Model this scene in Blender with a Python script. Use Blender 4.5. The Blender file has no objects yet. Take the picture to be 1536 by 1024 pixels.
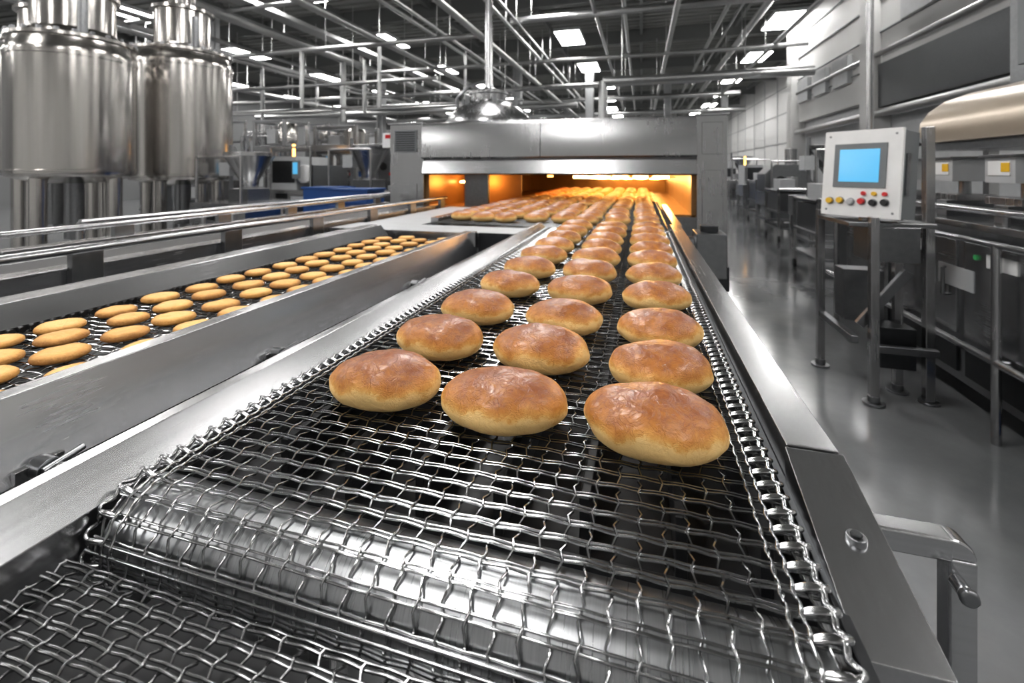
import bpy, math, random
import numpy as np
from mathutils import Vector, noise, Matrix
random.seed(7)
scene = bpy.context.scene

# ------------------------------------------------------------------ materials
def new_mat(name):
    m = bpy.data.materials.new(name); m.use_nodes = True
    nt = m.node_tree
    return m, nt, nt.nodes['Principled BSDF']

def steel(name, col=(0.60,0.61,0.62), rough=0.28, scale=(3,60,60), bump=0.04, var=0.10, metal=1.0, blotch=0.10, cv=.18, detail=5):
    m, nt, b = new_mat(name)
    tc = nt.nodes.new('ShaderNodeTexCoord'); mp = nt.nodes.new('ShaderNodeMapping')
    mp.inputs['Scale'].default_value = scale
    nt.links.new(tc.outputs['Object'], mp.inputs[0])
    n = nt.nodes.new('ShaderNodeTexNoise'); n.inputs['Scale'].default_value = 4; n.inputs['Detail'].default_value = detail
    nt.links.new(mp.outputs[0], n.inputs[0])
    n2 = nt.nodes.new('ShaderNodeTexNoise'); n2.inputs['Scale'].default_value = 3.0; n2.inputs['Detail'].default_value = 4
    nt.links.new(tc.outputs['Object'], n2.inputs[0])
    mr = nt.nodes.new('ShaderNodeMapRange'); mr.inputs[3].default_value = rough-var*0.6; mr.inputs[4].default_value = rough+var*.6
    nt.links.new(n.outputs[0], mr.inputs[0])
    ad = nt.nodes.new('ShaderNodeMath'); ad.operation='MULTIPLY_ADD'; ad.inputs[1].default_value=blotch; 
    nt.links.new(n2.outputs[0], ad.inputs[0]); nt.links.new(mr.outputs[0], ad.inputs[2])
    sb = nt.nodes.new('ShaderNodeMath'); sb.operation='SUBTRACT'; sb.inputs[1].default_value=blotch*.5; nt.links.new(ad.outputs[0], sb.inputs[0])
    nt.links.new(sb.outputs[0], b.inputs['Roughness'])
    mx = nt.nodes.new('ShaderNodeMix'); mx.data_type='RGBA'
    mx.inputs[6].default_value = (*[c*(1-cv) for c in col],1); mx.inputs[7].default_value = (*[min(1,c*(1+cv)) for c in col],1)
    nt.links.new(n.outputs[0], mx.inputs[0]); nt.links.new(mx.outputs[2], b.inputs['Base Color'])
    b.inputs['Metallic'].default_value = metal
    if bump:
        bp = nt.nodes.new('ShaderNodeBump'); bp.inputs['Strength'].default_value = bump; bp.inputs['Distance'].default_value=0.002
        nt.links.new(n.outputs[0], bp.inputs['Height']); nt.links.new(bp.outputs[0], b.inputs['Normal'])
    return m

def plain(name, col, rough=0.5, metal=0.0, nscale=8, nvar=0.12, emis=None, estr=0):
    m, nt, b = new_mat(name)
    tc = nt.nodes.new('ShaderNodeTexCoord')
    n = nt.nodes.new('ShaderNodeTexNoise'); n.inputs['Scale'].default_value=nscale; n.inputs['Detail'].default_value=4
    nt.links.new(tc.outputs['Object'], n.inputs[0])
    mx = nt.nodes.new('ShaderNodeMix'); mx.data_type='RGBA'
    mx.inputs[6].default_value=(*[c*(1-nvar) for c in col],1); mx.inputs[7].default_value=(*[min(1,c*(1+nvar)) for c in col],1)
    nt.links.new(n.outputs[0], mx.inputs[0]); nt.links.new(mx.outputs[2], b.inputs['Base Color'])
    b.inputs['Roughness'].default_value=rough; b.inputs['Metallic'].default_value=metal
    if emis:
        b.inputs['Emission Color'].default_value=(*emis,1); b.inputs['Emission Strength'].default_value=estr
    return m

M = {}
M['railY'] = steel('brushed_steel_rail', (0.52,0.525,0.535), 0.25, (60,.8,60), 0, var=.06, cv=.09, blotch=.12)
M['steelX'] = steel('brushed_steel_cross', (0.52,0.525,0.535), 0.24, (1.0,60,60), 0, cv=.08)
M['steelZ'] = steel('brushed_steel_vertical', (0.46,0.46,0.465), 0.25, (30,30,1.0), 0.0, cv=.1)
M['tank'] = steel('tank_steel', (0.55,0.53,0.51), 0.20, (5,5,0.08), 0.0, 0.08, cv=.22, detail=2)
M['oven'] = steel('oven_steel', (0.43,0.433,0.44), 0.26, (12,12,0.4), 0.0, var=.05, cv=.08, detail=2)
M['dull'] = steel('dull_steel', (0.26,0.265,0.275), 0.32, (8,8,8), 0.0)
M['dark'] = steel('dark_steel', (0.07,0.073,0.077), 0.38, (8,8,8), 0.0)
M['wire'] = steel('belt_wire', (0.44,0.445,0.45), 0.20, (40,40,40), 0.0, 0.06)
M['wiredk'] = steel('belt_wire_dark', (0.26,0.26,0.265), 0.24, (40,40,40), 0.0, 0.06)
M['roller'] = steel('roller_steel', (0.40,0.41,0.42), 0.29, (150,2,2), 0, 0.10, cv=.22)
M['black'] = plain('black_rubber', (0.010,0.010,0.011), 0.45)
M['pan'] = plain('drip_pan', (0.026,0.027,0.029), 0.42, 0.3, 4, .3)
M['grey'] = plain('grey_paint', (0.17,0.18,0.19), 0.45)
M['lgrey'] = plain('light_grey_paint', (0.42,0.43,0.44), 0.45)
M['white'] = plain('white_panel', (0.74,0.74,0.74), 0.35)
M['tan'] = plain('tan_cover', (0.47,0.40,0.32), 0.30, 0.35, 3)
M['blue'] = plain('blue_plastic', (0.01,0.06,0.22), 0.4)
M['red'] = plain('red_button', (0.55,0.02,0.02), 0.3)
M['yellow'] = plain('yellow_button', (0.75,0.45,0.03), 0.3)
M['green'] = plain('green_lamp', (0.05,0.4,0.12), 0.3)
M['screen'] = plain('touch_screen', (0.05,0.2,0.3), 0.15, 0, 8, .1, (0.12,0.50,0.85), .8)
M['lamp'] = plain('lamp_diffuser', (0.9,0.9,0.9), 0.5, 0, 8, .02, (1.0,0.98,0.955), 42)
M['amber'] = plain('heating_tube', (0.9,0.4,0.05), 0.5, 0, 8, .02, (1.0,0.60,0.18), 30)
M['amberlamp'] = plain('amber_lamp', (0.9,0.4,0.05), 0.5, 0, 8, .02, (1.0,0.5,0.12), 6)
M['ovenin'] = plain('oven_interior', (0.26,0.14,0.055), 0.38, 0.5, 3, .4)
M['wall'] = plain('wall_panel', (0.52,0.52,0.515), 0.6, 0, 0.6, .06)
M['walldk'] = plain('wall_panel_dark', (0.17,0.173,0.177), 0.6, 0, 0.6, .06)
M['ceil'] = plain('ceiling_deck', (0.27,0.275,0.265), 0.7, 0, 1.0, .15)
M['beam'] = plain('ceiling_beam_paint', (0.16,0.165,0.165), 0.55, 0, 1.0, .1)
M['pipe'] = steel('overhead_pipe_steel', (0.42,0.425,0.425), 0.36, (8,8,8), 0.0)

# floor: polished concrete
m, nt, b = new_mat('polished_concrete'); M['floor']=m
tc = nt.nodes.new('ShaderNodeTexCoord')
n1 = nt.nodes.new('ShaderNodeTexNoise'); n1.inputs['Scale'].default_value=0.7; n1.inputs['Detail'].default_value=8; n1.inputs['Roughness'].default_value=.65
n2 = nt.nodes.new('ShaderNodeTexNoise'); n2.inputs['Scale'].default_value=30; n2.inputs['Detail'].default_value=4
for n in (n1,n2): nt.links.new(tc.outputs['Object'], n.inputs[0])
cr = nt.nodes.new('ShaderNodeValToRGB'); cr.color_ramp.elements[0].position=.3; cr.color_ramp.elements[0].color=(0.11,0.115,0.12,1)
cr.color_ramp.elements[1].position=.75; cr.color_ramp.elements[1].color=(0.22,0.225,0.23,1)
nt.links.new(n1.outputs[0], cr.inputs[0]); nt.links.new(cr.outputs[0], b.inputs['Base Color'])
mr = nt.nodes.new('ShaderNodeMapRange'); mr.inputs[3].default_value=.08; mr.inputs[4].default_value=.20
nt.links.new(n1.outputs[0], mr.inputs[0]); nt.links.new(mr.outputs[0], b.inputs['Roughness'])
b.inputs['IOR'].default_value=1.7
bp = nt.nodes.new('ShaderNodeBump'); bp.inputs['Strength'].default_value=.03; nt.links.new(n2.outputs[0], bp.inputs['Height']); nt.links.new(bp.outputs[0], b.inputs['Normal'])

# bread crust: vertex attribute 'crust' 0 (pale side) .. 1 (browned top)
def bread(name, ramp, coat, bumpd, nsc=45, crack=-.12, coatr=.2, wr=48, speck=.40):
    m, nt, b = new_mat(name)
    at = nt.nodes.new('ShaderNodeAttribute'); at.attribute_name='crust'
    tc = nt.nodes.new('ShaderNodeTexCoord')
    n = nt.nodes.new('ShaderNodeTexNoise'); n.inputs['Scale'].default_value=nsc; n.inputs['Detail'].default_value=9; n.inputs['Roughness'].default_value=.78
    nb = nt.nodes.new('ShaderNodeTexNoise'); nb.inputs['Scale'].default_value=16; nb.inputs['Detail'].default_value=3
    nt.links.new(tc.outputs['Object'], n.inputs[0]); nt.links.new(tc.outputs['Object'], nb.inputs[0])
    nw = nt.nodes.new('ShaderNodeTexNoise'); nw.inputs['Scale'].default_value=wr; nw.inputs['Detail'].default_value=6; nw.inputs['Distortion'].default_value=1.1; nw.inputs['Roughness'].default_value=.55
    nt.links.new(tc.outputs['Object'], nw.inputs[0])
    vo = nt.nodes.new('ShaderNodeTexVoronoi'); vo.feature='DISTANCE_TO_EDGE'; vo.inputs['Scale'].default_value=50
    md = nt.nodes.new('ShaderNodeMixRGB'); md.blend_type='ADD'; md.inputs[0].default_value=.05
    nt.links.new(tc.outputs['Object'], md.inputs[1]); nt.links.new(nw.outputs['Color'], md.inputs[2]); nt.links.new(md.outputs[0], vo.inputs['Vector'])
    vr = nt.nodes.new('ShaderNodeMapRange'); vr.inputs[1].default_value=0; vr.inputs[2].default_value=.07; vr.inputs[3].default_value=1; vr.inputs[4].default_value=0
    nt.links.new(vo.outputs['Distance'], vr.inputs[0])
    a1 = nt.nodes.new('ShaderNodeMath'); a1.operation='MULTIPLY_ADD'; a1.inputs[1].default_value=speck; nt.links.new(n.outputs[0], a1.inputs[0]); nt.links.new(at.outputs['Fac'], a1.inputs[2])
    a2 = nt.nodes.new('ShaderNodeMath'); a2.operation='MULTIPLY_ADD'; a2.inputs[1].default_value=.40; nt.links.new(nb.outputs[0], a2.inputs[0]); nt.links.new(a1.outputs[0], a2.inputs[2])
    a3 = nt.nodes.new('ShaderNodeMath'); a3.operation='SUBTRACT'; a3.inputs[1].default_value=.20+speck*.5; nt.links.new(a2.outputs[0], a3.inputs[0])
    a4 = nt.nodes.new('ShaderNodeMath'); a4.operation='MULTIPLY_ADD'; a4.inputs[1].default_value=.07; nt.links.new(vr.outputs[0], a4.inputs[0]); nt.links.new(a3.outputs[0], a4.inputs[2])
    cr = nt.nodes.new('ShaderNodeValToRGB'); el = cr.color_ramp.elements
    el[0].position=ramp[0][0]; el[0].color=(*ramp[0][1],1); el[1].position=ramp[-1][0]; el[1].color=(*ramp[-1][1],1)
    for p,c in ramp[1:-1]:
        e = el.new(p); e.color=(*c,1)
    nt.links.new(a4.outputs[0], cr.inputs[0]); nt.links.new(cr.outputs[0], b.inputs['Base Color'])
    mrr = nt.nodes.new('ShaderNodeMapRange'); mrr.inputs[1].default_value=.3; mrr.inputs[2].default_value=.8; mrr.inputs[3].default_value=.66; mrr.inputs[4].default_value=.46
    nt.links.new(at.outputs['Fac'], mrr.inputs[0]); nt.links.new(mrr.outputs[0], b.inputs['Roughness'])
    mc = nt.nodes.new('ShaderNodeMapRange'); mc.inputs[1].default_value=.35; mc.inputs[2].default_value=.72; mc.inputs[3].default_value=0; mc.inputs[4].default_value=coat
    nt.links.new(at.outputs['Fac'], mc.inputs[0])
    mc2 = nt.nodes.new('ShaderNodeMath'); mc2.operation='MULTIPLY'; mrn = nt.nodes.new('ShaderNodeMapRange'); mrn.inputs[1].default_value=.38; mrn.inputs[2].default_value=.56; mrn.inputs[3].default_value=.3; mrn.inputs[4].default_value=1
    nt.links.new(n.outputs[0], mrn.inputs[0]); nt.links.new(mc.outputs[0], mc2.inputs[0]); nt.links.new(mrn.outputs[0], mc2.inputs[1])
    nt.links.new(mc2.outputs[0], b.inputs['Coat Weight']); b.inputs['Coat Roughness'].default_value=coatr
    b.inputs['Subsurface Weight'].default_value=.08; b.inputs['Subsurface Radius'].default_value=(.01,.006,.003); b.inputs['Subsurface Scale'].default_value=.4
    am = nt.nodes.new('ShaderNodeMath'); am.operation='MULTIPLY_ADD'; am.inputs[1].default_value=crack; nt.links.new(vr.outputs[0], am.inputs[0]); nt.links.new(nw.outputs[0], am.inputs[2])
    bp = nt.nodes.new('ShaderNodeBump'); bp.inputs['Strength'].default_value=.6; bp.inputs['Distance'].default_value=bumpd
    nt.links.new(am.outputs[0], bp.inputs['Height']); nt.links.new(bp.outputs[0], b.inputs['Normal']); nt.links.new(bp.outputs[0], b.inputs['Coat Normal'])
    return m
M['bun'] = bread('bun_crust', [(0.02,(0.38,0.19,0.055)),(0.12,(0.76,0.52,0.22)),(0.38,(0.80,0.54,0.22)),(0.50,(0.66,0.33,0.075)),(0.68,(0.48,0.18,0.024)),(0.95,(0.23,0.06,0.007))], .80, .0042, nsc=60, crack=-.12, coatr=.17, wr=46, speck=.58)
M['cookie'] = bread('cookie_crust', [(0.05,(0.34,0.15,0.035)),(0.35,(0.54,0.27,0.065)),(0.75,(0.74,0.44,0.14)),(1.0,(0.80,0.53,0.20))], .0, .006, 70, -.05, .3, 80, .7)

# ------------------------------------------------------------------ mesh builder
class B:
    def __init__(s, name): s.name=name; s.v=[]; s.f=[]; s.mi=[]; s.mats=[]; s.attr=None
    def _m(s, m):
        if m not in s.mats: s.mats.append(m)
        return s.mats.index(m)
    def add(s, v, f, m):
        o=len(s.v); s.v.extend([tuple(map(float,p)) for p in v]); s.f.extend([tuple(int(i)+o for i in q) for q in f]); s.mi.extend([s._m(m)]*len(f))
    def box(s, x0,x1,y0,y1,z0,z1, m):
        v=[(x,y,z) for z in (z0,z1) for y in (y0,y1) for x in (x0,x1)]
        s.add(v,[(0,2,3,1),(4,5,7,6),(0,1,5,4),(2,6,7,3),(0,4,6,2),(1,3,7,5)],m)
    def prism(s, poly, axis, a, b, m):
        n=len(poly)
        def P(p,t):
            return (t,p[0],p[1]) if axis=='X' else ((p[0],t,p[1]) if axis=='Y' else (p[0],p[1],t))
        v=[P(p,a) for p in poly]+[P(p,b) for p in poly]
        f=[tuple(range(n))[::-1], tuple(range(n,2*n))]+[(i,(i+1)%n,n+(i+1)%n,n+i) for i in range(n)]
        s.add(v,f,m)
    def cyl(s, p, q, r, m, n=16, r2=None, cap=True):
        p=Vector(p); q=Vector(q); t=(q-p).normalized(); r2=r if r2 is None else r2
        a=t.orthogonal().normalized(); c=t.cross(a)
        v=[];
        for P,rr in ((p,r),(q,r2)):
            for i in range(n):
                th=2*math.pi*i/n; v.append(tuple(P+a*math.cos(th)*rr+c*math.sin(th)*rr))
        f=[(i,(i+1)%n,n+(i+1)%n,n+i) for i in range(n)]
        if cap: f+= [tuple(range(n))[::-1], tuple(range(n,2*n))]
        s.add(v,f,m)
    def lathe(s, cx,cy, prof, m, n=48):
        v=[];f=[]
        for r,z in prof:
            for i in range(n):
                th=2*math.pi*i/n; v.append((cx+r*math.cos(th),cy+r*math.sin(th),z))
        for k in range(len(prof)-1):
            for i in range(n):
                f.append((k*n+i,k*n+(i+1)%n,(k+1)*n+(i+1)%n,(k+1)*n+i))
        s.add(v,f,m)
    def tube(s, pts, r, m, n=6, ref=None):
        P=np.array(pts,dtype=float); T=np.gradient(P,axis=0); T/= (np.linalg.norm(T,axis=1)[:,None]+1e-12)
        if ref is None:
            d=np.abs(T).mean(0); ref=np.eye(3)[int(np.argmin(d))]
        ref=np.array(ref,float)
        U=ref[None,:]-T*(T@ref)[:,None]; U/=(np.linalg.norm(U,axis=1)[:,None]+1e-12); W=np.cross(T,U)
        k=len(P); th=2*np.pi*np.arange(n)/n
        V=(P[:,None,:]+r*(np.cos(th)[None,:,None]*U[:,None,:]+np.sin(th)[None,:,None]*W[:,None,:])).reshape(-1,3)
        i=np.arange(k-1)[:,None]*n; j=np.arange(n)[None,:]; j2=(j+1)%n
        F=np.stack([i+j,i+j2,i+n+j2,i+n+j],-1).reshape(-1,4)
        s.add(V.tolist(),F.tolist()+[list(range(n))[::-1],list(range((k-1)*n,k*n))],m)
    def done(s, bevel=0, angle=35, loc=None):
        me=bpy.data.meshes.new(s.name); me.from_pydata(s.v,[],s.f)
        for m in s.mats: me.materials.append(M[m])
        me.polygons.foreach_set('material_index', s.mi)
        me.polygons.foreach_set('use_smooth',[True]*len(s.f))
        if s.attr is not None:
            a=me.attributes.new('crust','FLOAT','POINT'); a.data.foreach_set('value',s.attr)
        me.update(); me.set_sharp_from_angle(angle=math.radians(angle))
        o=bpy.data.objects.new(s.name,me); scene.collection.objects.link(o)
        if loc is not None: o.location=loc
        if bevel:
            md=o.modifiers.new('bevel','BEVEL'); md.width=bevel; md.segments=2; md.limit_method='ANGLE'; md.angle_limit=math.radians(40)
            md.harden_normals=True
        return o

# ------------------------------------------------------------------ room shell
XL,XR,YB,YF,ZC=-22.0,6.5,-7.0,42.0,6.3
b=B('floor'); b.box(XL,XR,YB,YF,-.1,0,'floor'); b.done()
b=B('ceiling'); b.box(XL,XR,YB,YF,ZC,ZC+.1,'ceil')
b.done()
b=B('wall_back'); b.box(XL,XR,YF,YF+.1,0,ZC,'wall'); b.done()
b=B('wall_front'); b.box(XL,XR,YB-.1,YB,0,ZC,'wall'); b.done()
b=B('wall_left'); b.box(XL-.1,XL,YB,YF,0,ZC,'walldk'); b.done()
b=B('wall_right'); b.box(XR,XR+.1,YB,YF,0,ZC,'wall')
b.done()
b=B('trim_wall_panels')
for y in np.arange(-6,42,2.4): b.box(XR-.03,XR-.002,y,y+.06,0,ZC-.01,'lgrey')
for z in (1.2,2.6,4.0,5.2): b.box(XR-.02,XR-.002,YB,YF,z,z+.04,'grey')
b.done()
b=B('cladded_partition_room')
b.box(4.3,6.45,6.0,15.0,2.7,5.7,'wall'); b.box(4.45,6.45,6.2,14.8,0,2.7,'lgrey')
for z in (3.3,3.9,4.5,5.1): b.box(4.27,4.3,6.0,15.0,z,z+.03,'grey')
b.box(4.1,4.45,14.6,15.0,0,5.7,'wall'); b.box(4.1,4.45,10.0,10.4,0,5.7,'wall'); b.box(4.1,4.45,6.0,6.4,0,5.7,'wall')
b.box(4.22,4.3,7.2,9.2,3.9,4.6,'lgrey'); b.box(4.2,4.3,6.5,9.9,2.5,3.3,'dark')
for y in (11.2,12.4,13.6): b.box(4.2,4.3,y,y+.8,3.2,3.8,'lgrey')
b.cyl((4.22,6.5,3.5),(4.22,14.5,3.5),.05,'pipe',12); b.cyl((4.22,6.5,2.4),(4.22,14.5,2.4),.07,'pipe',12)
b.done(.01)
b=B('ceiling_beams')
for y in np.arange(-5,41,4.3):
    b.box(XL+.1,XR-.1,y-.09,y+.09,ZC-.5,ZC-.46,'beam'); b.box(XL+.1,XR-.1,y-.015,y+.015,ZC-.5,ZC-.01,'beam')
for x in np.arange(-21,6.2,3.0):
    b.box(x-.05,x+.05,YB+.1,YF-.1,ZC-.22,ZC-.01,'beam')
b.done()
b=B('ceiling_deck_ribs')
for y in np.arange(-6.5,41,.35): b.box(XL+.1,XR-.1,y-.05,y+.05,ZC-.06,ZC-.005,'ceil')
b.done()
for (x,y) in ((-5.0,18.4),(-11.5,18.4),(1.2,22.7),(-11.5,9.8),(-5.0,31.3),(-2.0,18.4),(4.2,26.0)):
    b=B('structural_column'); b.box(x-.16,x+.16,y-.02,y+.02,0,ZC-.5,'lgrey'); b.box(x-.16,x-.12,y-.16,y+.16,0,ZC-.5,'lgrey'); b.box(x+.12,x+.16,y-.16,y+.16,0,ZC-.5,'lgrey')
    b.box(x-.25,x+.25,y-.25,y+.25,0,.03,'grey'); b.done(.005)
for x in (-19.0,-13.3,-7.6,-1.8,4.0):
    for y in np.arange(-3,40,4.3):
        b=B('ceiling_light'); w,l=.36,.75
        b.box(-w-.03,w+.03,-l-.03,l+.03,0.0,.09,'lgrey'); b.box(-w,w,-l,l,-.02,-.001,'lamp')
        for dx in (-w+.05,w-.05):
            b.cyl((dx,-l*.7,.09),(dx,-l*.7,.3),.006,'dull',6); b.cyl((dx,l*.7,.09),(dx,l*.7,.3),.006,'dull',6)
        xo=x+random.uniform(-.4,.4)
        b.done(0,loc=(xo,y+(-1.2 if x<-5 else 0),5.5))
b=B('overhead_pipes')
def hang(x,y,z): b.cyl((x,y,z),(x,y,ZC-.52),.012,'pipe',6)
for x,z,r in ((-3.4,4.3,.07),(-3.0,4.75,.04),(-2.75,4.75,.03),(-6.3,4.6,.09),(-9.2,4.9,.12),(-9.6,4.4,.05),(-5.4,5.0,.05),(-11.9,4.7,.06),(1.9,5.1,.05),(2.2,5.1,.035),(-.4,5.3,.05),(3.3,4.6,.05),(-14.6,4.4,.1),(-4.4,4.5,.04),(.7,4.7,.06),(-1.0,4.9,.04),(2.8,5.2,.09)):
    b.cyl((x,5.5,z),(x,38,z),r,'pipe',12)
    for y in range(6,38,4): hang(x,y,z)
for y,x0,x1,z,r in ((12.5,-1.0,4.0,3.75,.12),(12.9,-10,4.0,4.5,.05),(16,-18,2,4.3,.08),(9.5,-14,-3.2,4.35,.06),(8.2,-14,3,5.0,.05),(21,-18,4,4.6,.10),(25,-18,5,4.4,.12),(10.6,-14,-5,3.7,.05),(14,-16,-4,3.5,.06),(11.6,-16,-3,3.2,.04),(17.8,-18,-2.4,3.9,.12),(23.4,-18,0,3.6,.1),(10.4,-3,3.6,4.9,.08),(15.2,-4,3.6,4.2,.06)):
    b.cyl((x0,y,z),(x1,y,z),r,'pipe',12)
    for x in np.arange(x0+.5,x1,3.0): hang(x,y,z)
for (x,y,z0,z1,r) in ((-6.3,10,2.9,4.6,.05),(-9.2,12.5,2.9,4.9,.09),(-5.2,13,2.9,5,.04),(-11.9,12,2.9,4.7,.06),(-7.4,11,2.9,4.4,.05),(-1,12.5,2.6,3.75,.12),(-8.2,9.5,2.9,4.35,.05)):
    b.cyl((x,y,z0),(x,y,z1),r,'pipe',12)
b.box(-8.7,-8.3,7,36,5.05,5.15,'pipe'); b.box(-12.6,-12.2,3,36,4.9,5.0,'pipe')
b.done()

# ------------------------------------------------------------------ wire mesh belts
def mesh_belt(name, x0,x1, yc, yfar, ztop, R, pitch, wsp, r, mat, ret=.6, edge=True, amp=.0016, nseg=6, curl=True, both=True):
    b=B(name); zc=ztop-R
    L=yfar-yc
    def path(s):
        if s>=0: return yc+s, ztop, 0.0, 1.0
        th=-s/R
        if th<=math.pi: return yc-R*math.sin(th), zc+R*math.cos(th), -math.sin(th), math.cos(th)
        return yc+(-s-math.pi*R), zc-R, 0.0,-1.0
    smin = -(math.pi*R+ret) if curl else 0
    k0=int(math.ceil(smin/pitch)); k1=int(L/pitch)
    nx=int((x1-x0)/wsp); xs=np.linspace(x0+.006,x1-.006,nx+1)
    ss=np.linspace(k0*pitch,k1*pitch,(k1-k0)*4+1)
    PP=np.array([path(s) for s in ss])
    for i,x in enumerate(xs):
        ph=math.pi*i
        off=amp*np.cos(np.pi*ss/pitch+ph)*1.15
        xo=.0018*np.sin(2*np.pi*ss/pitch+ph)
        pts=np.stack([x+xo, PP[:,0]+PP[:,2]*off, PP[:,1]+PP[:,3]*off],1)
        b.tube(pts,r,mat,nseg,ref=(1,0,0))
    xr=np.linspace(x0,x1,nx*2+1)
    for k in range(k0,k1+1):
        for jj,(ds,sgn) in enumerate((( -.0022,1),(.0026,1)) if both else ((0,1),)):
            y,z,ny,nz=path(k*pitch+ds)
            ph=math.pi*k
            w=-amp*np.cos(np.pi*(xr-x0-.006)/((x1-x0-.012)/nx)+ph)*(.6 if jj==0 else .4)
            sw=.0003*math.sin(k*2.3)+.0004*np.sin(xr*23+k*1.3)
            ty,tz=nz,-ny
            pts=np.stack([xr, y+ny*w+ty*sw, z+nz*w+tz*sw],1)
            b.tube(pts,r*(1.0 if jj==0 else .85),mat,nseg,ref=(0,ny*1.0,nz*1.0))
    if curl:   # heavy seam rods where the belt turns under
        for s_ in (-R*1.25,-R*1.42):
            y,z,ny,nz=path(s_); b.cyl((x0-.004,y+ny*.003,z+nz*.003),(x1+.004,y+ny*.003,z+nz*.003),r*1.35,mat,10)
    if edge:
        for side,(xe,sg) in enumerate(((x0,-1),(x1,1))):
            for k in range(k0,k1):
                pts=[]
                for (dx,fs,dn) in ((-.018,-.02,.001),(-.010,-.04,.004),(.000,.0,.006),(.007,.12,.005),(.009,.35,.002),(.003,.55,-.001),(.0,.72,.001),(.004,.95,.004),(.000,1.08,.0065),(-.010,1.05,.005),(-.018,1.02,.001)):
                    y,z,ny,nz=path((k+fs)*pitch); pts.append((xe+sg*(dx+.001),y+ny*dn,z+nz*dn))
                P=np.array(pts); t=np.linspace(0,len(P)-1,17); Q=np.stack([np.interp(t,np.arange(len(P)),P[:,c]) for c in range(3)],1)
                Q[1:-1]=(Q[:-2]+2*Q[1:-1]+Q[2:])/4
                b.tube(Q,r*(2.1 if side else 1.5),mat,7,ref=(0,.2,1))
            s2=np.linspace(k0*pitch,k1*pitch,(k1-k0)*4+1)
            P2=np.array([path(s) for s in s2])
            for inset,rr,ph in ((.019,1.35,0),(.030,1.0,1.5)):
                off=.0035+.0010*np.cos(2*np.pi*s2/pitch+ph)
                b.tube(np.stack([np.full(len(s2),xe-sg*inset)+.001*np.sin(2*np.pi*s2/pitch+ph), P2[:,0]+P2[:,2]*off, P2[:,1]+P2[:,3]*off],1), r*rr, mat, 6, ref=(1,0,0))
    return b.done(0,60)

mesh_belt('wire_mesh_conveyor_belt',-.550,.140,.385,2.72,1.0,.052,.0215,.0225,.0014,'wire',ret=.9)
mesh_belt('lower_wire_mesh_belt',-.552,.138,-.5,.322,.962,.04,.0150,.0190,.0013,'wiredk',ret=.0,edge=False,curl=False)
mesh_belt('cookie_mesh_belt',-1.455,-.975,-.35,2.36,.955,.03,.022,.026,.0013,'wire',ret=.1,edge=False,both=False,nseg=5)

def conv_roller(name,x0,x1,y,z,r,mat='roller'):
    b=B(name); b.cyl((x0,y,z),(x1,y,z),r,mat,64); b.cyl((x0-.005,y,z),(x1+.005,y,z),.014,'dull',20)
    return b.done()
conv_roller('drive_roller',-.545,.135,.385,.948,.0475)

# ------------------------------------------------------------------ main conveyor frame
b=B('bun_conveyor_frame')
b.prism([(-.563,.90),(-.563,.988),(-.596,1.026),(-.616,1.026),(-.616,.83),(-.610,.83),(-.606,.90)],'Y',-.7,2.75,'railY')
b.prism([(.165,.80),(.165,1.026),(.219,1.026),(.219,.80)],'Y',.605,2.85,'railY')
b.box(.155,.165,.33,2.75,.86,.985,'dark')
def slab(pts_lo, pts_hi, m):
    b.add(pts_lo+pts_hi,[(0,1,2,3),(7,6,5,4),(0,4,5,1),(1,5,6,2),(2,6,7,3),(3,7,4,0)],m)
slab([(.160,.405,.60),(.222,.405,.60),(.222,.60,.60),(.162,.60,.60)],[(.160,.405,.978),(.222,.405,.978),(.222,.60,1.026),(.162,.60,1.026)],'railY')
b.box(.151,.159,.36,.60,.86,.955,'steelZ')
b.cyl((.142,.385,.945),(.158,.385,.945),.03,'dull',28)
for (x,y,z) in ((.195,.50,1.003),):
    b.cyl((x,y,z-.004),(x,y,z+.003),.0085,'dull',20); b.cyl((x,y,z+.003),(x,y,z+.0055),.0055,'dark',6)
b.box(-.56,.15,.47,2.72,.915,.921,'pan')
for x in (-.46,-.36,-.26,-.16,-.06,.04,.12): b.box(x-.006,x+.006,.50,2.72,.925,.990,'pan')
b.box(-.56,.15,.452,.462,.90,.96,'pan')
b.box(-.60,-.57,-.7,2.75,.66,.83,'dull'); b.box(.17,.21,.61,2.85,.62,.80,'dull')
for y in (.75,1.7,2.65):
    for x in (-.585,.19): b.box(x-.025,x+.025,y-.025,y+.025,.02,.70,'steelZ'); b.box(x-.05,x+.05,y-.05,y+.05,0,.02,'dull')
    b.box(-.56,.165,y-.02,y+.02,.30,.34,'dull')
b.box(-.585-.025,-.56,-.6,-.55,0,.7,'steelZ')
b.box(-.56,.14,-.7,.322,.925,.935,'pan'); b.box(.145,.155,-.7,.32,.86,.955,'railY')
b.box(.12,.155,-.6,-.55,0,.86,'steelZ')
b.box(-.60,.16,-.62,-.58,.30,.34,'dull')
b.done(.002,20)

b=B('conveyor_support_bracket')
b.box(.224,.306,.566,.590,.950,.974,'steelX')
arc=[(.306+ .020*math.sin(t), .954+.020*math.cos(t)) for t in np.linspace(0,math.pi/2,8)]
b.prism(arc+[(.302,.954),(.302,.974)],'Y',.566,.590,'steelX')
b.box(.302,.326,.566,.590,.0,.954,'steelX')
b.cyl((.306,.548,.935),(.306,.566,.935),.007,'steelX',20); b.cyl((.306,.541,.935),(.306,.549,.935),.0095,'dull',6)
b.box(.27,.35,.54,.63,0,.012,'dull')
b.done(.003)

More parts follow.
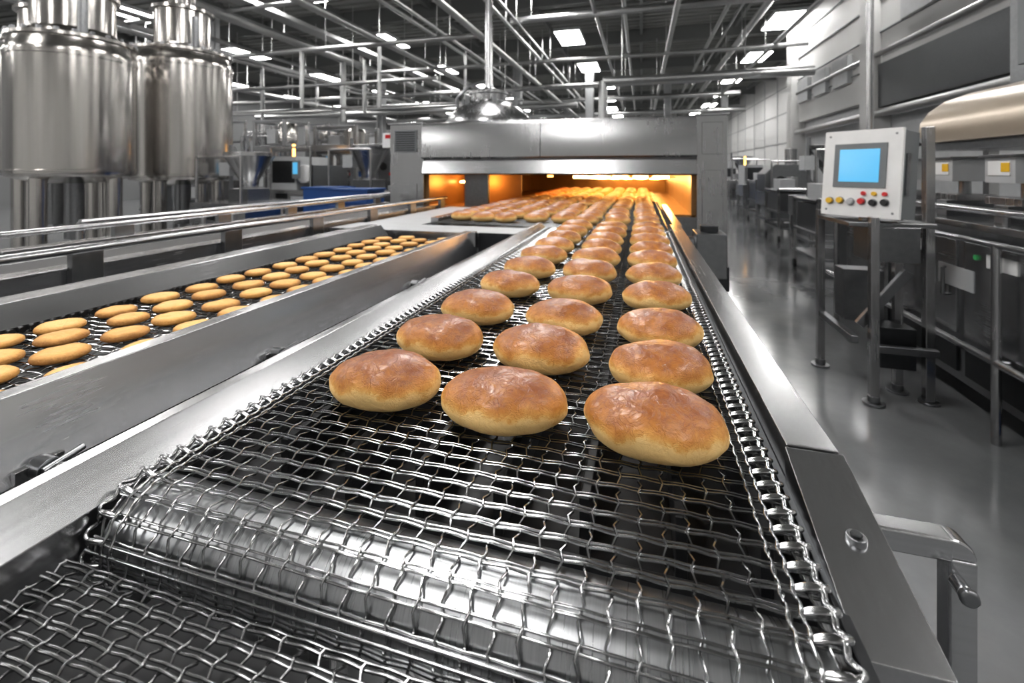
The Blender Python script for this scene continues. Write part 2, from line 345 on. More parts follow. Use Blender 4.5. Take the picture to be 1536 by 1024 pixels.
# ------------------------------------------------------------------ buns
def bun_geo(cx,cy,cz,A,Bd,H,seed,nu=56,nv=30,rot=0,disp=1):
    V=[];C=[];F=[]
    ca,sa=math.cos(rot),math.sin(rot); z0=H*.41
    for j in range(nv+1):
        ph=-math.pi/2+math.pi*j/nv; c=max(0,math.cos(ph)); s=math.sin(ph)
        rr=c**.84 if s>0 else c**.46
        zz=z0+(H-z0)*s if s>0 else z0-z0*(abs(s)**1.2)
        for i in range(nu):
            th=2*math.pi*i/nu; x=A*rr*math.cos(th); y=Bd*rr*math.sin(th)
            p=Vector((x*16+seed*7.3,y*16,zz*16+seed))
            d=1+.075*noise.noise(p)*disp+.028*noise.noise(p*3.5)*disp
            x*=d;y*=d; z=zz*(1+(.09*noise.noise(p*.9+Vector((9,2,5)))+.03*noise.noise(p*3))*disp)
            z=max(z,.0)
            V.append((cx+x*ca-y*sa, cy+x*sa+y*ca, cz+z))
            t=z/H
            cr=min(1,max(0,(t-.02)/.10))*.30 + .46*min(1,max(0,(t-.42-.16*noise.noise(p*1.3))/.32)) + .18*max(0,(t-.72)/.28)
            C.append(cr)
    for j in range(nv):
        for i in range(nu): F.append((j*nu+i,j*nu+(i+1)%nu,(j+1)*nu+(i+1)%nu,(j+1)*nu+i))
    return V,F,C
rows=[[(-.373,.607),(-.184,.603),(.015,.598)],
      [(-.367,.790),(-.171,.785),(.029,.768)],
      [(-.361,.985),(-.163,.973),(.034,.952)],
      [(-.354,1.215),(-.157,1.200),(.036,1.190)]]
for y in (1.435,1.66,1.885,2.11,2.34,2.57): rows.append([(-.350,y),(-.157,y-.01),(.036,y-.005)])
k=0
for ri,row in enumerate(rows):
    for ci,(x,y) in enumerate(row):
        A=.085*random.uniform(.97,1.03)
        if ri==0: A=(.086,.088,.086)[ci]
        b=B('bread_bun'); 
        V,F,C=bun_geo(0,0,0,A,.062*random.uniform(.96,1.04),.067*random.uniform(.96,1.04),k*1.37+1,rot=random.uniform(-.1,.1),nu=64 if ri<4 else 32,nv=34 if ri<4 else 16)
        b.add(V,F,'bun'); b.attr=C
        b.done(0,80,loc=(x,y,1.0035)); k+=1
b=B('bread_buns_on_oven_belt'); C=[]
for y in np.arange(2.93,7.6,.20):
    for x in np.arange(-1.22,.12,.178):
        if random.random()<.04: continue
        V,F,c=bun_geo(x+random.uniform(-.012,.012),y+random.uniform(-.03,.03),1.003,.078,.062,.066,k*1.37,24,12,random.uniform(-.2,.2)); k+=1
        b.add(V,F,'bun'); C+=c
b.attr=C; b.done(0,80)

# ------------------------------------------------------------------ oven belt
b=B('oven_belt')
for y in np.arange(2.78,7.6,.03): b.cyl((-1.34,y,.998),(.17,y,.998),.0028,'wire',5)
for x in np.arange(-1.33,.17,.04): b.cyl((x,2.78,.998),(x,7.6,.998),.0025,'wire',5)
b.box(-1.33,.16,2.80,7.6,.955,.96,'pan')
b.done()
b=B('oven_belt_frame')
b.box(.185,.235,2.90,4.58,.86,1.02,'railY'); b.box(-1.42,-1.36,2.90,4.58,.86,1.02,'railY')
b.box(-1.40,.2,2.82,2.86,.72,.93,'steelX')
for y in (3.0,4.3):
    for x in (-1.39,.21): b.box(x-.025,x+.025,y-.025,y+.025,0,.86,'steelZ')
b.done(.003)
b=B('transfer_table')
b.box(-1.90,-.66,2.47,2.76,.975,.985,'lgrey'); b.box(-1.90,-1.46,2.47,4.3,.965,.975,'lgrey')
b.box(-.90,-.66,2.45,2.47,.86,.99,'dark'); b.box(-.66,-.65,2.45,2.76,.86,.99,'dull'); b.box(-1.90,-.9,2.455,2.47,.90,.985,'steelX')
for (x,y) in ((-.70,2.50),(-1.86,2.50),(-.70,2.72),(-1.86,4.2)): b.box(x-.02,x+.02,y-.02,y+.02,0,.97,'steelZ')
b.done(.002)
b=B('belt_drive_gearbox')
b.box(.30,.46,2.75,2.98,.74,.99,'dull'); b.box(.28,.48,2.80,2.93,.66,.80,'dark'); b.cyl((.38,2.86,.99),(.38,2.86,1.03),.05,'dark',20)
b.cyl((.235,2.86,.92),(.30,2.86,.92),.04,'dull',20)
b.box(.34,.42,2.82,2.91,0,.68,'steelZ'); b.box(.235,.30,2.80,2.93,.86,.90,'dull')
b.done(.006)

# ------------------------------------------------------------------ oven
b=B('tunnel_oven')
y0=4.6
b.box(-2.76,-2.34,y0,y0+5,0,1.864,'oven')
b.box(.503,.77,y0,y0+5,0,1.864,'oven')
b.box(-2.34,.503,y0+.04,y0+5,1.33,1.85,'dull')
pr=[(y0+.05,1.47),(y0-.050,1.475),(y0-.062,1.49),(y0-.045,1.83),(y0-.03,1.865),(y0+.0,1.872),(y0+.3,1.872),(y0+.3,1.47)]
b.prism(pr,'X',-2.34,-1.0,'oven'); b.prism(pr,'X',-.995,.503,'oven')
b.prism([(y0+.05,1.30),(y0-.03,1.30),(y0-.05,1.315),(y0-.015,1.455),(y0+.05,1.46)],'X',-2.34,.503,'steelX')
b.box(-2.78,-2.34,y0-.02,y0+.1,1.864,1.884,'steelX'); b.box(.49,.79,y0-.02,y0+.1,1.864,1.884,'steelX')
b.box(-2.34,.503,y0+.02,y0+.06,0,.90,'dull')
for x in (-2.0,-1.2,-.4): b.box(x,x+.6,y0,y0+.02,.15,.75,'steelX')
b.box(-2.34,.503,y0+.06,y0+5,.88,.92,'ovenin'); b.box(-2.34,.503,y0+4.9,y0+4.96,.9,1.33,'ovenin')
b.box(-2.34,-2.30,y0+.06,y0+5,.9,1.33,'ovenin'); b.box(.46,.503,y0+.06,y0+5,.9,1.33,'ovenin')
b.box(-2.3,.46,y0+.06,y0+4.9,1.318,1.33,'ovenin')
b.box(-2.05,-1.75,y0+.5,y0+.56,.92,1.32,'dull'); b.box(-2.3,-1.5,y0+1.1,y0+1.13,.92,1.32,'ovenin')
for x in (-1.2,-.85,-.5,-.15,.2): b.cyl((x,y0+.3,1.312),(x,y0+4.8,1.312),.012,'ovenin',8)
b.box(-2.70,-2.42,y0-.012,y0,1.55,1.80,'grey')
for z in np.arange(1.57,1.79,.025): b.box(-2.68,-2.44,y0-.018,y0-.012,z,z+.012,'dark')
b.box(-2.70,-2.42,y0-.01,y0,.3,1.2,'oven')
b.box(.55,.73,y0-.01,y0,1.5,1.8,'oven'); b.box(.55,.73,y0-.01,y0,.3,1.35,'oven')
for y in (5.2,6.2,7.2,8.2): b.box(.77,.79,y,y+.8,.3,1.6,'steelZ'); b.cyl((.80,y+.1,.85),(.80,y+.1,1.05),.012,'dark',8)
b.done(.004)
b=B('oven_heating_tubes')
for y,z in ((5.9,1.262),(6.7,1.245),(7.6,1.225),(8.6,1.205),(9.3,1.185)):
    for x in (-.85,-.6,-.35,-.1,.15): b.cyl((x,y,z),(x+.18,y,z),.018,'amber',12); b.cyl((x+.18,y,z),(x+.25,y,z),.006,'dark',8)
b.cyl((-2.22,5.4,1.2),(-2.22,5.55,1.2),.014,'amber',12)
b.cyl((-1.0,4.95,1.285),(-.94,4.95,1.285),.014,'amberlamp',12)
b.done()
b=B('oven_exhaust_hood'); cx,cy=-2.15,6.3
b.lathe(cx,cy,[(.0,1.875),(.50,1.875),(.50,1.98),(.62,1.99),(.64,2.01),(.63,2.05),(.58,2.13),(.47,2.24),(.34,2.32),(.26,2.35),(.26,2.44),(.29,2.45),(.29,2.48),(.14,2.52),(.07,2.56),(.055,2.64),(.055,5.75),(0,5.75)],'oven')
for a in range(6):
    t=a*math.pi/3; b.cyl((cx+.40*math.cos(t),cy+.40*math.sin(t),2.26),(cx+.40*math.cos(t),cy+.40*math.sin(t),2.40),.03,'dull',10)
b.tube([(cx-.5,cy,2.1),(cx-.5,cy,2.42),(cx-.3,cy,2.6),(cx,cy,2.66)],.025,'dull',8)
b.done()

# ------------------------------------------------------------------ cookie conveyor
b=B('cookie_conveyor_frame')
b.prism([(-.968,.90),(-.968,1.003),(-.932,1.003),(-.890,.882),(-.905,.872),(-.94,.90)],'Y',-.5,2.42,'railY')
b.prism([(-1.463,.90),(-1.463,.960),(-1.515,1.02),(-1.60,1.02),(-1.60,.86),(-1.48,.86)],'Y',-.5,2.42,'railY')
b.box(-1.46,-.97,-.5,2.38,.915,.925,'pan')
b.box(-.95,-.93,-.5,2.42,.70,.87,'dark'); b.box(-1.58,-1.5,-.5,2.42,.74,.86,'dull')
for y in (-.3,.9,2.2):
    for x in (-.945,-1.55): b.box(x-.025,x+.025,y-.025,y+.025,.0,.86,'steelZ')
    b.box(-1.54,-.95,y-.02,y+.02,.3,.34,'dull')
b.box(-.97,-.90,2.40,2.44,.86,1.0,'steelX')
b.done(.002,20)
b=B('cookie_belt_drive_chain')
for y in np.arange(-.4,2.36,.021):
    for x in (-1.452,-.978):
        b.cyl((x-.007,y,.962),(x+.007,y,.962),.0075,'black',8)
        b.box(x-.009,x-.006,y-.009,y+.012,.956,.969,'dark')
b.done()
for y,z in ((.469,.897),(.93,.890),(1.65,.890)):
    b=B('rail_clamp_knob')
    b.cyl((-.890,y,z),(-.862,y,z),.016,'dull',20); b.cyl((-.863,y,z),(-.845,y,z),.010,'dark',16); b.cyl((-.856,y-.012,z+.004),(-.852,y+.038,z+.015),.0065,'dull',12,.005)
    b.box(-.892,-.882,y-.03,y+.03,z-.022,z+.008,'steelZ'); b.cyl((-.845,y,z),(-.838,y,z),.013,'steelZ',16)
    b.done(.001)
b=B('cookies'); C=[]
def cookie(cx,cy,cz,r,seed):
    prof=[(0,0),(r*.9,0),(r*.985,.0025),(r,.006),(r*.97,.0105),(r*.88,.0135),(r*.6,.0150),(r*.3,.0155),(0,.0155)]
    V=[];Cc=[];F=[];n=36
    tone=random.uniform(-.14,.12)
    for rr,z in prof:
        for i in range(n):
            th=2*math.pi*i/n; d=1+.05*noise.noise(Vector((math.cos(th)*1.2+seed*3,math.sin(th)*1.2,seed)))
            zz=z*(1+.18*noise.noise(Vector((rr*math.cos(th)*30+seed,rr*math.sin(th)*30,seed))))
            V.append((cx+rr*d*math.cos(th),cy+rr*d*math.sin(th),cz+zz))
            Cc.append(.10 if z<.004 else (.24 if rr>r*.93 else (.44 if rr>r*.8 else .76))+tone)
    for j in range(len(prof)-1):
        for i in range(n): F.append((j*n+i,j*n+(i+1)%n,(j+1)*n+(i+1)%n,(j+1)*n+i))
    return V,F,Cc
s=0
for ci,x in enumerate((-1.045,-1.16,-1.275,-1.385)):
    y=-.25+.05*(ci%2)
    while y<2.32:
        V,F,c=cookie(x+random.uniform(-.012,.012),y+random.uniform(-.008,.008),.959,random.uniform(.043,.0485),s); s+=1
        b.add(V,F,'cookie'); C+=c; y+=.122
b.attr=C; b.done(0,60)

# ------------------------------------------------------------------ far-left side conveyor
b=B('side_conveyor')
for x in (-2.02,-2.68):
    b.box(x-.03,x+.03,-1.5,4.4,.86,.99,'railY'); b.box(x-.045,x+.045,-1.5,4.4,.99,1.0,'steelZ')
b.box(-2.65,-2.05,-1.5,4.4,.955,.965,'black')
for y in np.arange(-1.3,4.4,.62):
    b.box(-2.74,-2.71,y-.05,y+.05,.78,1.05,'dull'); b.box(-1.99,-1.96,y-.05,y+.05,.74,1.05,'dull'); b.cyl((-1.96,y,.92),(-1.93,y,.92),.03,'dark',16)
    b.box(-2.05,-1.99,y-.03,y+.03,0 if int(round((y+1.3)/.62))%2==0 else .7,.86,'steelZ'); b.box(-2.71,-2.65,y-.03,y+.03,0 if int(round((y+1.3)/.62))%2==0 else .7,.86,'steelZ')
b.cyl((-1.975,-1.5,1.06),(-1.975,4.4,1.06),.016,'railY',12); b.cyl((-2.725,-1.5,1.06),(-2.725,4.4,1.06),.016,'railY',12)
b.done(.003)
b=B('guide_rail_stand')
b.cyl((-3.4,2.0,1.02),(-3.4,6.2,1.02),.02,'railY',12); b.cyl((-3.4,2.0,.75),(-3.4,6.2,.75),.02,'railY',12)
for y in np.arange(2.0,6.3,.84): b.cyl((-3.4,y,0),(-3.4,y,1.02),.02,'steelZ',12)
b.done()

# ------------------------------------------------------------------ tanks
def tank(cx,cy,R,zb,zt,neck,nr=.6):
    b=B('mixing_tank')
    prof=[(0,zb-.10),(R*.55,zb-.08),(R*.9,zb-.02),(R*.985,zb),(R,zb+.03),(R,zb+.06),(R*1.015,zb+.065),(R*1.015,zb+.085),(R,zb+.09),(R,zt-.1),(R*1.02,zt-.095),(R*1.02,zt-.05),(R,zt-.045),(R,zt),(R*.97,zt+.04),(R*.95,zt+.13),(R*1.0,zt+.14),(R*1.0,zt+.18),(R*.9,zt+.20),(R*(nr+.03),zt+.28),(R*nr,zt+.30),(R*nr,zt+neck),(R*(nr+.07),zt+neck+.01),(R*(nr+.07),zt+neck+.06),(R*.3,zt+neck+.09),(R*.25,zt+neck+.1),(R*.25,zt+neck+.9),(0,zt+neck+.9)]
    b.lathe(cx,cy,prof,'tank',72)
    for a in range(4):
        t=a*math.pi/2+.35; x=cx+R*.78*math.cos(t); y=cy+R*.78*math.sin(t)
        b.cyl((x,y,0),(x,y,zb+.02),R*.13,'tank',20); b.cyl((x,y,0),(x,y,.03),R*.2,'dull',20)
    for a in range(24):
        t=a*math.pi/12; b.box(cx+R*.97*math.cos(t)-.02,cx+R*.97*math.cos(t)+.02,cy+R*.97*math.sin(t)-.02,cy+R*.97*math.sin(t)+.02,zt+.18,zt+.22,'dull')
    b.cyl((cx,cy,.45),(cx,cy,zb-.05),R*.16,'dull',20); b.cyl((cx,cy,.4),(cx+R*.9,cy-R*.3,.4),.05,'dull',14)
    b.cyl((cx+R*.75,cy-R*.3,zt+.15),(cx+R*.75,cy-R*.3,zt+.7),.05,'dull',14)
    return b.done()
tank(-7.21,4.18,.64,1.27,2.86,.75,.66)
tank(-7.46,5.85,.72,1.20,3.12,.85,.55)
tank(-9.4,5.2,.75,1.3,3.2,.7)

# ------------------------------------------------------------------ control panel
b=B('control_panel_stand')
for (x,y,zt) in ((1.29,3.09,1.08),(1.50,3.30,1.08),(1.19,3.60,1.08),):
    b.box(x-.022,x+.022,y-.022,y+.022,.0,zt,'steelZ'); b.cyl((x,y,0),(x,y,.014),.055,'dull',24); b.cyl((x,y,.014),(x,y,.05),.03,'dull',16)
b.box(1.575,1.62,3.16,3.21,0,1.6,'steelZ'); b.cyl((1.60,3.185,0),(1.60,3.185,.014),.05,'dull',24)
b.box(1.17,1.60,3.10,3.62,1.02,1.045,'dull'); b.box(1.27,1.52,3.10,3.30,.82,1.02,'dull')
b.box(1.18,1.22,3.1,3.6,.34,.38,'dull'); b.box(1.27,1.60,3.08,3.12,.30,.34,'dull')
b.box(1.24,1.46,3.36,3.50,.40,.72,'dull'); b.prism([(1.22,.45),(1.26,.42),(1.50,.75),(1.46,.78)],'Y',3.13,3.16,'dull')
b.box(1.36,1.54,3.18,3.34,.18,.42,'dark')
b.tube([(1.59,3.25,1.5),(1.58,3.35,1.55),(1.55,3.42,1.45),(1.50,3.40,1.35)],.012,'black',8)
b.done(.004)
b=B('control_panel')
W,Hh,D=.205,.255,.16
def LB(x0,x1,y0,y1,z0,z1,m): b.box(x0,x1,y0,y1,z0,z1,m)
LB(-W,W,0,D,-Hh,Hh,'grey'); LB(-W-.008,W+.008,-.02,0,-Hh-.008,Hh+.008,'white')
LB(-.148,.140,-.026,-.02,-.088,.180,'grey'); LB(-.115,.105,-.030,-.026,-.055,.145,'screen')
for i,(x,mm) in enumerate(((-.16,'yellow'),(-.10,'yellow'),(-.04,'lgrey'),(.02,'red'),(.08,'black'),(.14,'black'))):
    z=-.170+(.0 if i%2 else -.005); b.cyl((x,-.02,z),(x,-.04,z),.018,mm,20); b.cyl((x,-.02,z),(x,-.025,z),.023,'dull',20)
for x,mm in ((.03,'red'),(.085,'yellow'),(.14,'red'),):
    b.cyl((x,-.02,-.122),(x,-.035,-.122),.013,mm,16)
for x in (-.18,.18):
    for z in (-.23,.23): b.cyl((x,-.02,z),(x,-.024,z),.007,'dull',12)
LB(W,W+.012,.03,.06,-.12,.12,'dull')
b.cyl((0,.08,-Hh-.03),(0,.08,-Hh),.04,'dull',16)
o=b.done(.008); o.location=(1.285,3.225,1.33); o.rotation_euler=(math.radians(-6),0,math.radians(-50))

# ------------------------------------------------------------------ right machine
b=B('dough_processing_machine')
b.box(1.75,2.7,1.6,4.9,.15,1.03,'dull'); b.box(1.71,2.74,1.55,4.95,1.03,1.065,'railY')
for y in (1.7,2.45,3.2,3.95): 
    b.box(1.735,1.75,y,y+.68,.42,.95,'railY'); b.cyl((1.715,y+.08,.62),(1.715,y+.08,.78),.01,'dull',10); b.cyl((1.715,y+.08,.62),(1.735,y+.08,.62),.008,'dull',8); b.cyl((1.715,y+.08,.78),(1.735,y+.08,.78),.008,'dull',8)
    b.box(1.738,1.75,y,y+.68,.20,.38,'dark')
    b.box(1.728,1.735,y+.3,y+.5,.84,.91,'white'); b.cyl((1.735,y+.58,.88),(1.725,y+.58,.88),.015,'red' if y>3 else 'green',12)
b.box(1.730,1.735,3.05,3.35,.68,.80,'lgrey')
b.cyl((1.735,2.62,.74),(1.722,2.62,.74),.07,'black',28)
for r_ in (.02,.045): b.tube([(1.72,2.62+r_*math.cos(t),.74+r_*math.sin(t)) for t in np.linspace(0,2*math.pi,24)],.004,'dull',6)
b.cyl((1.68,2.3,.40),(1.68,4.9,.40),.02,'railY',14); b.cyl((1.68,1.6,.98),(1.68,4.9,.98),.016,'railY',14)
for y in (2.8,3.7,4.7): b.cyl((1.68,y,.0),(1.68,y,.98),.02,'steelZ',14); b.cyl((1.68,y,.4),(1.76,y,.4),.014,'dull',10)
for y in (1.75,2.66,3.9,4.8):
    for x in (1.83,2.6): b.cyl((x,y,0),(x,y,.16),.045,'blue' if y==2.66 else 'dull',16)
b.box(1.80,2.6,2.2,2.35,1.065,1.10,'dull')
for y in (2.5,3.0,3.5,4.1):
    b.box(1.85,2.55,y,y+.10,1.065,1.16,'dull'); b.box(1.88,2.08,y-.04,y+.22,1.16,1.20,'steelZ')
    b.box(1.88,2.12,y,y+.22,1.28,1.42,'lgrey'); b.box(1.875,1.88,y+.03,y+.19,1.32,1.40,'white'); b.box(1.872,1.877,y+.03,y+.09,1.34,1.39,'yellow')
    b.box(1.86,2.14,y-.02,y+.24,1.42,1.435,'dull'); b.cyl((2.0,y+.1,1.065),(2.0,y+.1,1.29),.03,'dull',14)
b.cyl((1.78,1.8,1.13),(1.78,4.8,1.13),.022,'railY',14)
for y in (1.9,2.9,3.9,4.7): b.cyl((1.78,y,1.06),(1.78,y,1.13),.014,'dull',10)
pr=[(2.05,1.55),(2.02,1.62),(2.03,1.70),(2.08,1.78),(2.18,1.86),(2.34,1.92),(2.6,1.95),(3.0,1.95),(3.0,1.55)]
b.prism(pr,'Y',2.3,4.15,'tan')
b.prism([(2.10,1.49),(2.10,1.55),(2.95,1.55),(2.95,1.49)],'Y',2.35,4.10,'dull')
for y in (2.4,4.05):
    for x in (2.4,2.9): b.box(x-.03,x+.03,y-.03,y+.03,0 if x>2.8 else 1.065,1.50,'steelZ')
b.box(2.6,3.3,3.3,4.2,1.95,3.3,'dull'); b.box(2.58,2.6,3.4,4.1,2.1,2.9,'grey'); b.box(2.2,2.45,2.9,3.1,1.9,3.4,'dark'); b.box(2.5,2.56,3.2,3.25,1.9,4.2,'steelZ')
b.done(.005)
b=B('vertical_service_pipe'); b.cyl((2.12,5.15,0),(2.12,5.15,5.75),.03,'steelZ',20); b.cyl((2.12,5.15,0),(2.12,5.15,.02),.08,'dull',20); b.done()

# ------------------------------------------------------------------ background machines
def cart(x,y,rot=0,h=1.0):
    b=B('stainless_cart')
    for dx in (-.3,.3):
        for dy in (-.45,.45):
            b.box(dx-.02,dx+.02,dy-.02,dy+.02,.12,h,'steelZ'); b.cyl((dx-.015,dy,.06),(dx+.015,dy,.06),.06,'black',16); b.box(dx-.02,dx+.02,dy-.015,dy+.015,.06,.14,'dull')
    for z in (.25,.55,h-.05): b.box(-.32,.32,-.47,.47,z,z+.03,'dull')
    b.box(-.28,.28,-.4,.4,.58,.58+(h-.66),'dull'); b.box(-.25,.0,-.35,.1,h-.02,h+.18,'lgrey'); b.cyl((.1,.2,h-.02),(.1,.2,h+.22),.1,'steelZ',20)
    b.cyl((-.32,-.5,h),(.32,-.5,h),.015,'steelZ',10)
    o=b.done(.004); o.location=(x,y,0); o.rotation_euler=(0,0,rot)
def machine(x,y,rot=0,h=1.5,kind=0,w=.5,d=.5):
    b=B(('depositor_machine','packaging_machine','dough_divider')[kind])
    for dx in (-w+.05,w-.05):
        for dy in (-d+.05,d-.05): b.box(dx-.035,dx+.035,dy-.035,dy+.035,0,h*.45,'steelZ')
    b.box(-w,w,-d,d,.25,.30,'dull'); b.box(-w,w,-d,d,h*.4,h*.62,'steelX')
    b.box(-w*.8,w*.6,-d*.8,d*.8,.3,h*.4,'grey' if kind else 'dull')
    b.box(-w*.5,-w*.1,-d-.02,-d,h*.44,h*.58,'dark'); b.box(w*.1,w*.6,-d-.02,-d,h*.42,h*.55,'lgrey')
    for t in (-.8,.8): b.cyl((w*t,-d*.95,h*.62),(w*t,-d*.95,h*1.1),.02,'steelZ',8)
    b.cyl((-w*.8,-d*.95,h*1.1),(w*.8,-d*.95,h*1.1),.02,'steelZ',8)
    if kind==0:
        hp=[(.0,h*.75),(.12,h*.75),(.14,h*.85),(.34,h*1.1),(.36,h*1.12),(.36,h*1.16),(.33,h*1.16),(.1,h*.85),(0,h*.85)]
        b.lathe(0,0,hp,'steelZ',28); b.box(-.2,.2,-.2,.2,h*.62,h*.76,'dull'); b.cyl((-w*.7,0,h*.62),(-w*.7,0,h*1.25),.03,'dull',10); b.box(-w*.9,-w*.5,-.12,.12,h*.9,h*1.05,'lgrey')
    elif kind==1:
        b.box(-w*.9,w*.1,-d*.8,d*.8,h*.62,h*1.0,'lgrey'); b.box(-w*.85,w*.05,-d*.82,-d*.8,h*.7,h*.95,'dark'); b.cyl((w*.5,-d*.9,h*.8),(w*.5,d*.9,h*.8),.16,'white',24)
        b.box(w*.75,w*.85,-d*.9,d*.9,h*.62,h*.9,'dull'); b.box(w*.2,w*.45,-d-.05,-d,h*.75,h*.95,'grey'); b.box(w*.23,w*.42,-d-.055,-d-.05,h*.8,h*.93,'screen'); b.cyl((-w*.7,0,h),(-w*.7,0,h+.25),.025,'amberlamp',10)
    else:
        b.prism([(-w,h*.62),(-w,h*.9),(-w*.6,h*1.05),(w*.4,h*1.05),(w*.9,h*.75),(w,h*.62)],'Y',-d*.7,d*.7,'dull'); b.cyl((w*.2,0,h*1.05),(w*.2,0,h*1.3),.12,'steelZ',20); b.cyl((-w*.4,-d*.75,h*.8),(-w*.4,-d*.7,h*.8),.1,'black',20)
        b.cyl((0,-d*.7,h*.7),(0,-d*.78,h*.7),.04,'red',16)
    o=b.done(.004); o.location=(x,y,0); o.rotation_euler=(0,0,rot)
cart(2.35,6.7); machine(2.9,8.2,.0,1.5,0); cart(2.75,9.9); machine(3.1,11.4,0,1.4,2); cart(3.1,13.2,0,1.1); machine(3.3,14.8,0,1.5,1); cart(3.5,16.6); machine(3.6,18.6,0,1.6,0); cart(3.9,20.6); machine(4.1,23,0,1.5,1); machine(4.4,27.5,0,1.7,2); machine(4.2,31,0,1.7,1)
machine(.9,10.6,0,1.4,2,.4,.5); cart(1.0,12.4); machine(.9,14.4,0,1.6,1); cart(1.2,16.6); machine(1.2,19,0,1.6,0); machine(1.4,24.2,0,1.7,1); machine(1.6,28,0,1.7,2)
for i,(x,y,h,kd) in enumerate(((-6.1,7.3,1.6,1),(-4.75,7.2,1.55,0),(-7.3,9.9,1.9,0),(-5.7,10.0,1.8,2),(-4.2,10.0,1.7,1),(-9.3,8.0,1.8,2),(-8.6,11.5,2.0,1),(-6.9,12.5,2.1,0),(-5.0,12.6,2.0,2),(-3.4,12.8,2.1,0),(-10.6,10.9,2.1,0),(-9.8,14.5,2.2,2),(-7.6,15.5,2.2,1),(-12.5,13,2.3,1),(-5.9,16.3,2.2,0),(-3.0,16.5,2.3,2),(-12.0,16.7,2.4,0),(-9,19,2.4,1),(-5.9,5.7,1.4,0),(-14.5,15,2.5,2),(-1.2,15,2.2,1),(-1.5,20.5,2.4,0),(-4.2,21,2.4,1),(-8,23,2.5,2),(-12.6,9.6,2.3,0),(-14,12,2.5,2),(-11.2,20,2.6,1),(-14.5,19,2.7,0),(-17,17,2.8,2),(-16.5,21.5,2.8,1),(-6.8,19.5,2.4,2),(-18,24,3,0),(-13,24,2.8,2))):
    machine(x,y,random.uniform(-.25,.25),h,kd,.55,.55)
def rack(x,y,w,d,h):
    b=B('process_pipe_rack')
    for dx in (-w,w):
        for dy in (-d,d): b.box(dx-.04,dx+.04,dy-.04,dy+.04,0,h,'steelZ')
    for z in (h*.5,h*.75,h-.04):
        b.box(-w,w,-d-.03,-d+.03,z-.03,z+.03,'dull'); b.box(-w,w,d-.03,d+.03,z-.03,z+.03,'dull'); b.box(-w-.03,-w+.03,-d,d,z-.03,z+.03,'dull'); b.box(w-.03,w+.03,-d,d,z-.03,z+.03,'dull')
    for i in range(5):
        xx=-w*.8+i*w*.4; b.cyl((xx,0,.3),(xx,0,h*random.uniform(.8,1.0)),random.uniform(.02,.05),'steelZ',10)
        b.cyl((xx,0,h*.6),(xx,-d,h*.6),.03,'dull',8); b.cyl((xx,-.02,h*.55),(xx,-.12,h*.55),.06,random.choice(('blue','red','lgrey','dull')),12)
    b.lathe(w*.4,0,[(0,h*.78),(.2,h*.78),(.24,h*.8),(.24,h*.95),(.15,h*1.0),(0,h*1.0)],'tank',24)
    b.box(-w*.8,-w*.2,-d*.3,d*.3,h*.78,h*.92,'lgrey')
    o=b.done(.004); o.location=(x,y,0)
for (x,y,w_,d_,h_) in ((-8.9,9.6,.45,.4,2.6),(-6.3,8.7,.5,.4,2.3),(-10.6,13.2,.7,.5,2.9),(-7.0,17.6,.8,.5,3.0),(-13.5,21.8,1,.6,3.4),(-10.8,22.3,1,.6,3.3),(-16,14,.8,.5,3.3)): rack(x,y,w_,d_,h_)
def bins(x,y,n):
    b=B('blue_crate_stack')
    for i in range(n):
        z=.15+i*.24
        b.box(-.3,.3,-.22,-.2,z,z+.22,'blue'); b.box(-.3,.3,.2,.22,z,z+.22,'blue'); b.box(-.3,-.28,-.2,.2,z,z+.22,'blue'); b.box(.28,.3,-.2,.2,z,z+.22,'blue'); b.box(-.3,.3,-.22,.22,z-.01,z+.02,'blue'); b.box(-.32,.32,-.24,.24,z+.19,z+.22,'blue')
    b.box(-.32,.32,-.24,.24,.10,.14,'dull')
    for dx in (-.25,.25):
        for dy in (-.18,.18): b.cyl((dx-.015,dy,.05),(dx+.015,dy,.05),.05,'black',14)
    o=b.done(.004); o.location=(x,y,0)
bins(-3.95,5.7,4); bins(-4.75,6.1,4); bins(1.55,17.8,5)
b=B('overhead_transfer_conveyor')
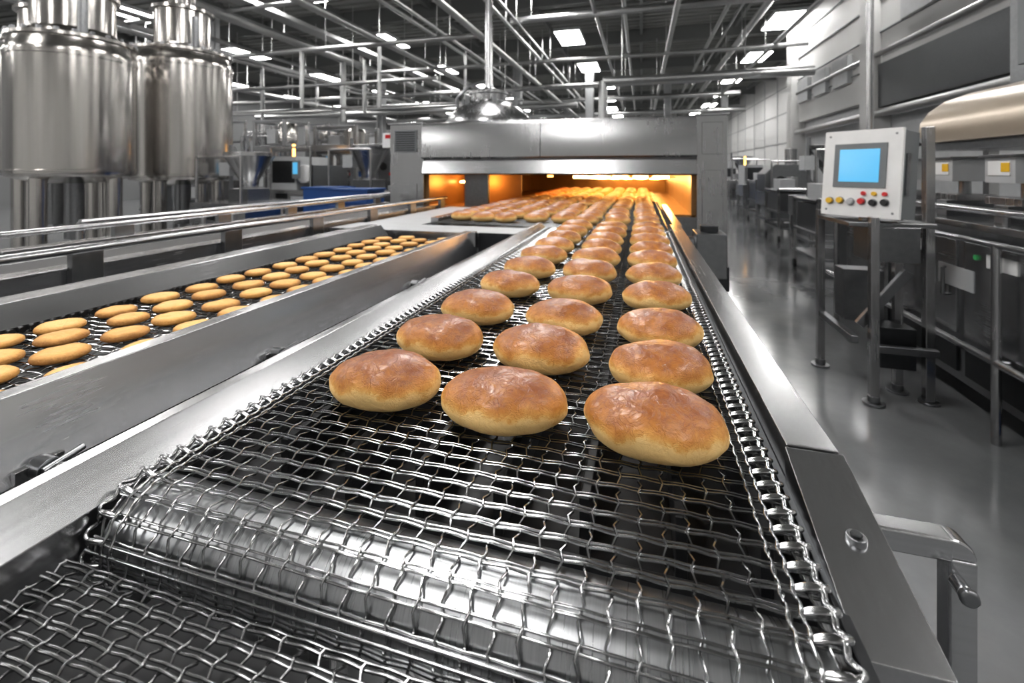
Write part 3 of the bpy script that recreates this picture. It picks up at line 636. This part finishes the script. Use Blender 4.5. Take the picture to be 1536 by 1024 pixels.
b.box(-8.2,-3.3,8.05,8.10,1.75,1.88,'steelX'); b.box(-8.2,-3.3,8.20,8.25,1.75,1.88,'steelX'); b.box(-8.2,-3.3,8.1,8.2,1.78,1.80,'dark')
for x in (-8.0,-6.8,-5.2,-3.5): b.box(x-.03,x+.03,8.12,8.18,0,1.78,'steelZ')
b.done(.003)
b=B('warning_sign'); b.box(-4.10,-3.78,6.6,6.62,1.72,1.96,'white'); b.box(-4.05,-3.83,6.595,6.6,1.87,1.93,'red'); b.cyl((-3.94,6.63,0),(-3.94,6.63,1.95),.02,'dull',10); b.done()

# ------------------------------------------------------------------ world + warm oven lights
w=bpy.data.worlds.new('world'); scene.world=w; w.use_nodes=True
w.node_tree.nodes['Background'].inputs[0].default_value=(.6,.65,.7,1); w.node_tree.nodes['Background'].inputs[1].default_value=.3
l=bpy.data.lights.new('oven_glow','AREA'); l.shape='RECTANGLE'; l.size=1.6; l.size_y=3.4; l.energy=60; l.color=(1,.46,.10)
o=bpy.data.objects.new('oven_glow_lamp',l); o.location=(-.4,6.9,1.295); scene.collection.objects.link(o)
l=bpy.data.lights.new('oven_side_glow','POINT'); l.energy=12; l.color=(1,.47,.11); l.shadow_soft_size=.08
o=bpy.data.objects.new('oven_side_glow_lamp',l); o.location=(-2.0,5.35,1.20); scene.collection.objects.link(o)
l=bpy.data.lights.new('oven_front_glow','POINT'); l.energy=10; l.color=(1,.50,.14); l.shadow_soft_size=.08
o=bpy.data.objects.new('oven_front_glow_lamp',l); o.location=(.25,5.2,1.24); scene.collection.objects.link(o)

# ------------------------------------------------------------------ camera
cd=bpy.data.cameras.new('camera'); cam=bpy.data.objects.new('camera',cd); scene.collection.objects.link(cam)
cd.sensor_width=36; cd.lens=15.94; cd.shift_y=-.1673; cd.clip_start=.02; cd.clip_end=200
cam.location=(0,0,1.35); cam.rotation_euler=(math.radians(90),0,math.radians(15.92))
cd.dof.use_dof=True; cd.dof.focus_distance=.62; cd.dof.aperture_fstop=5.6
scene.camera=cam
scene.view_settings.view_transform='Standard'
scene.view_settings.exposure=0.0
scene.view_settings.gamma=0.93
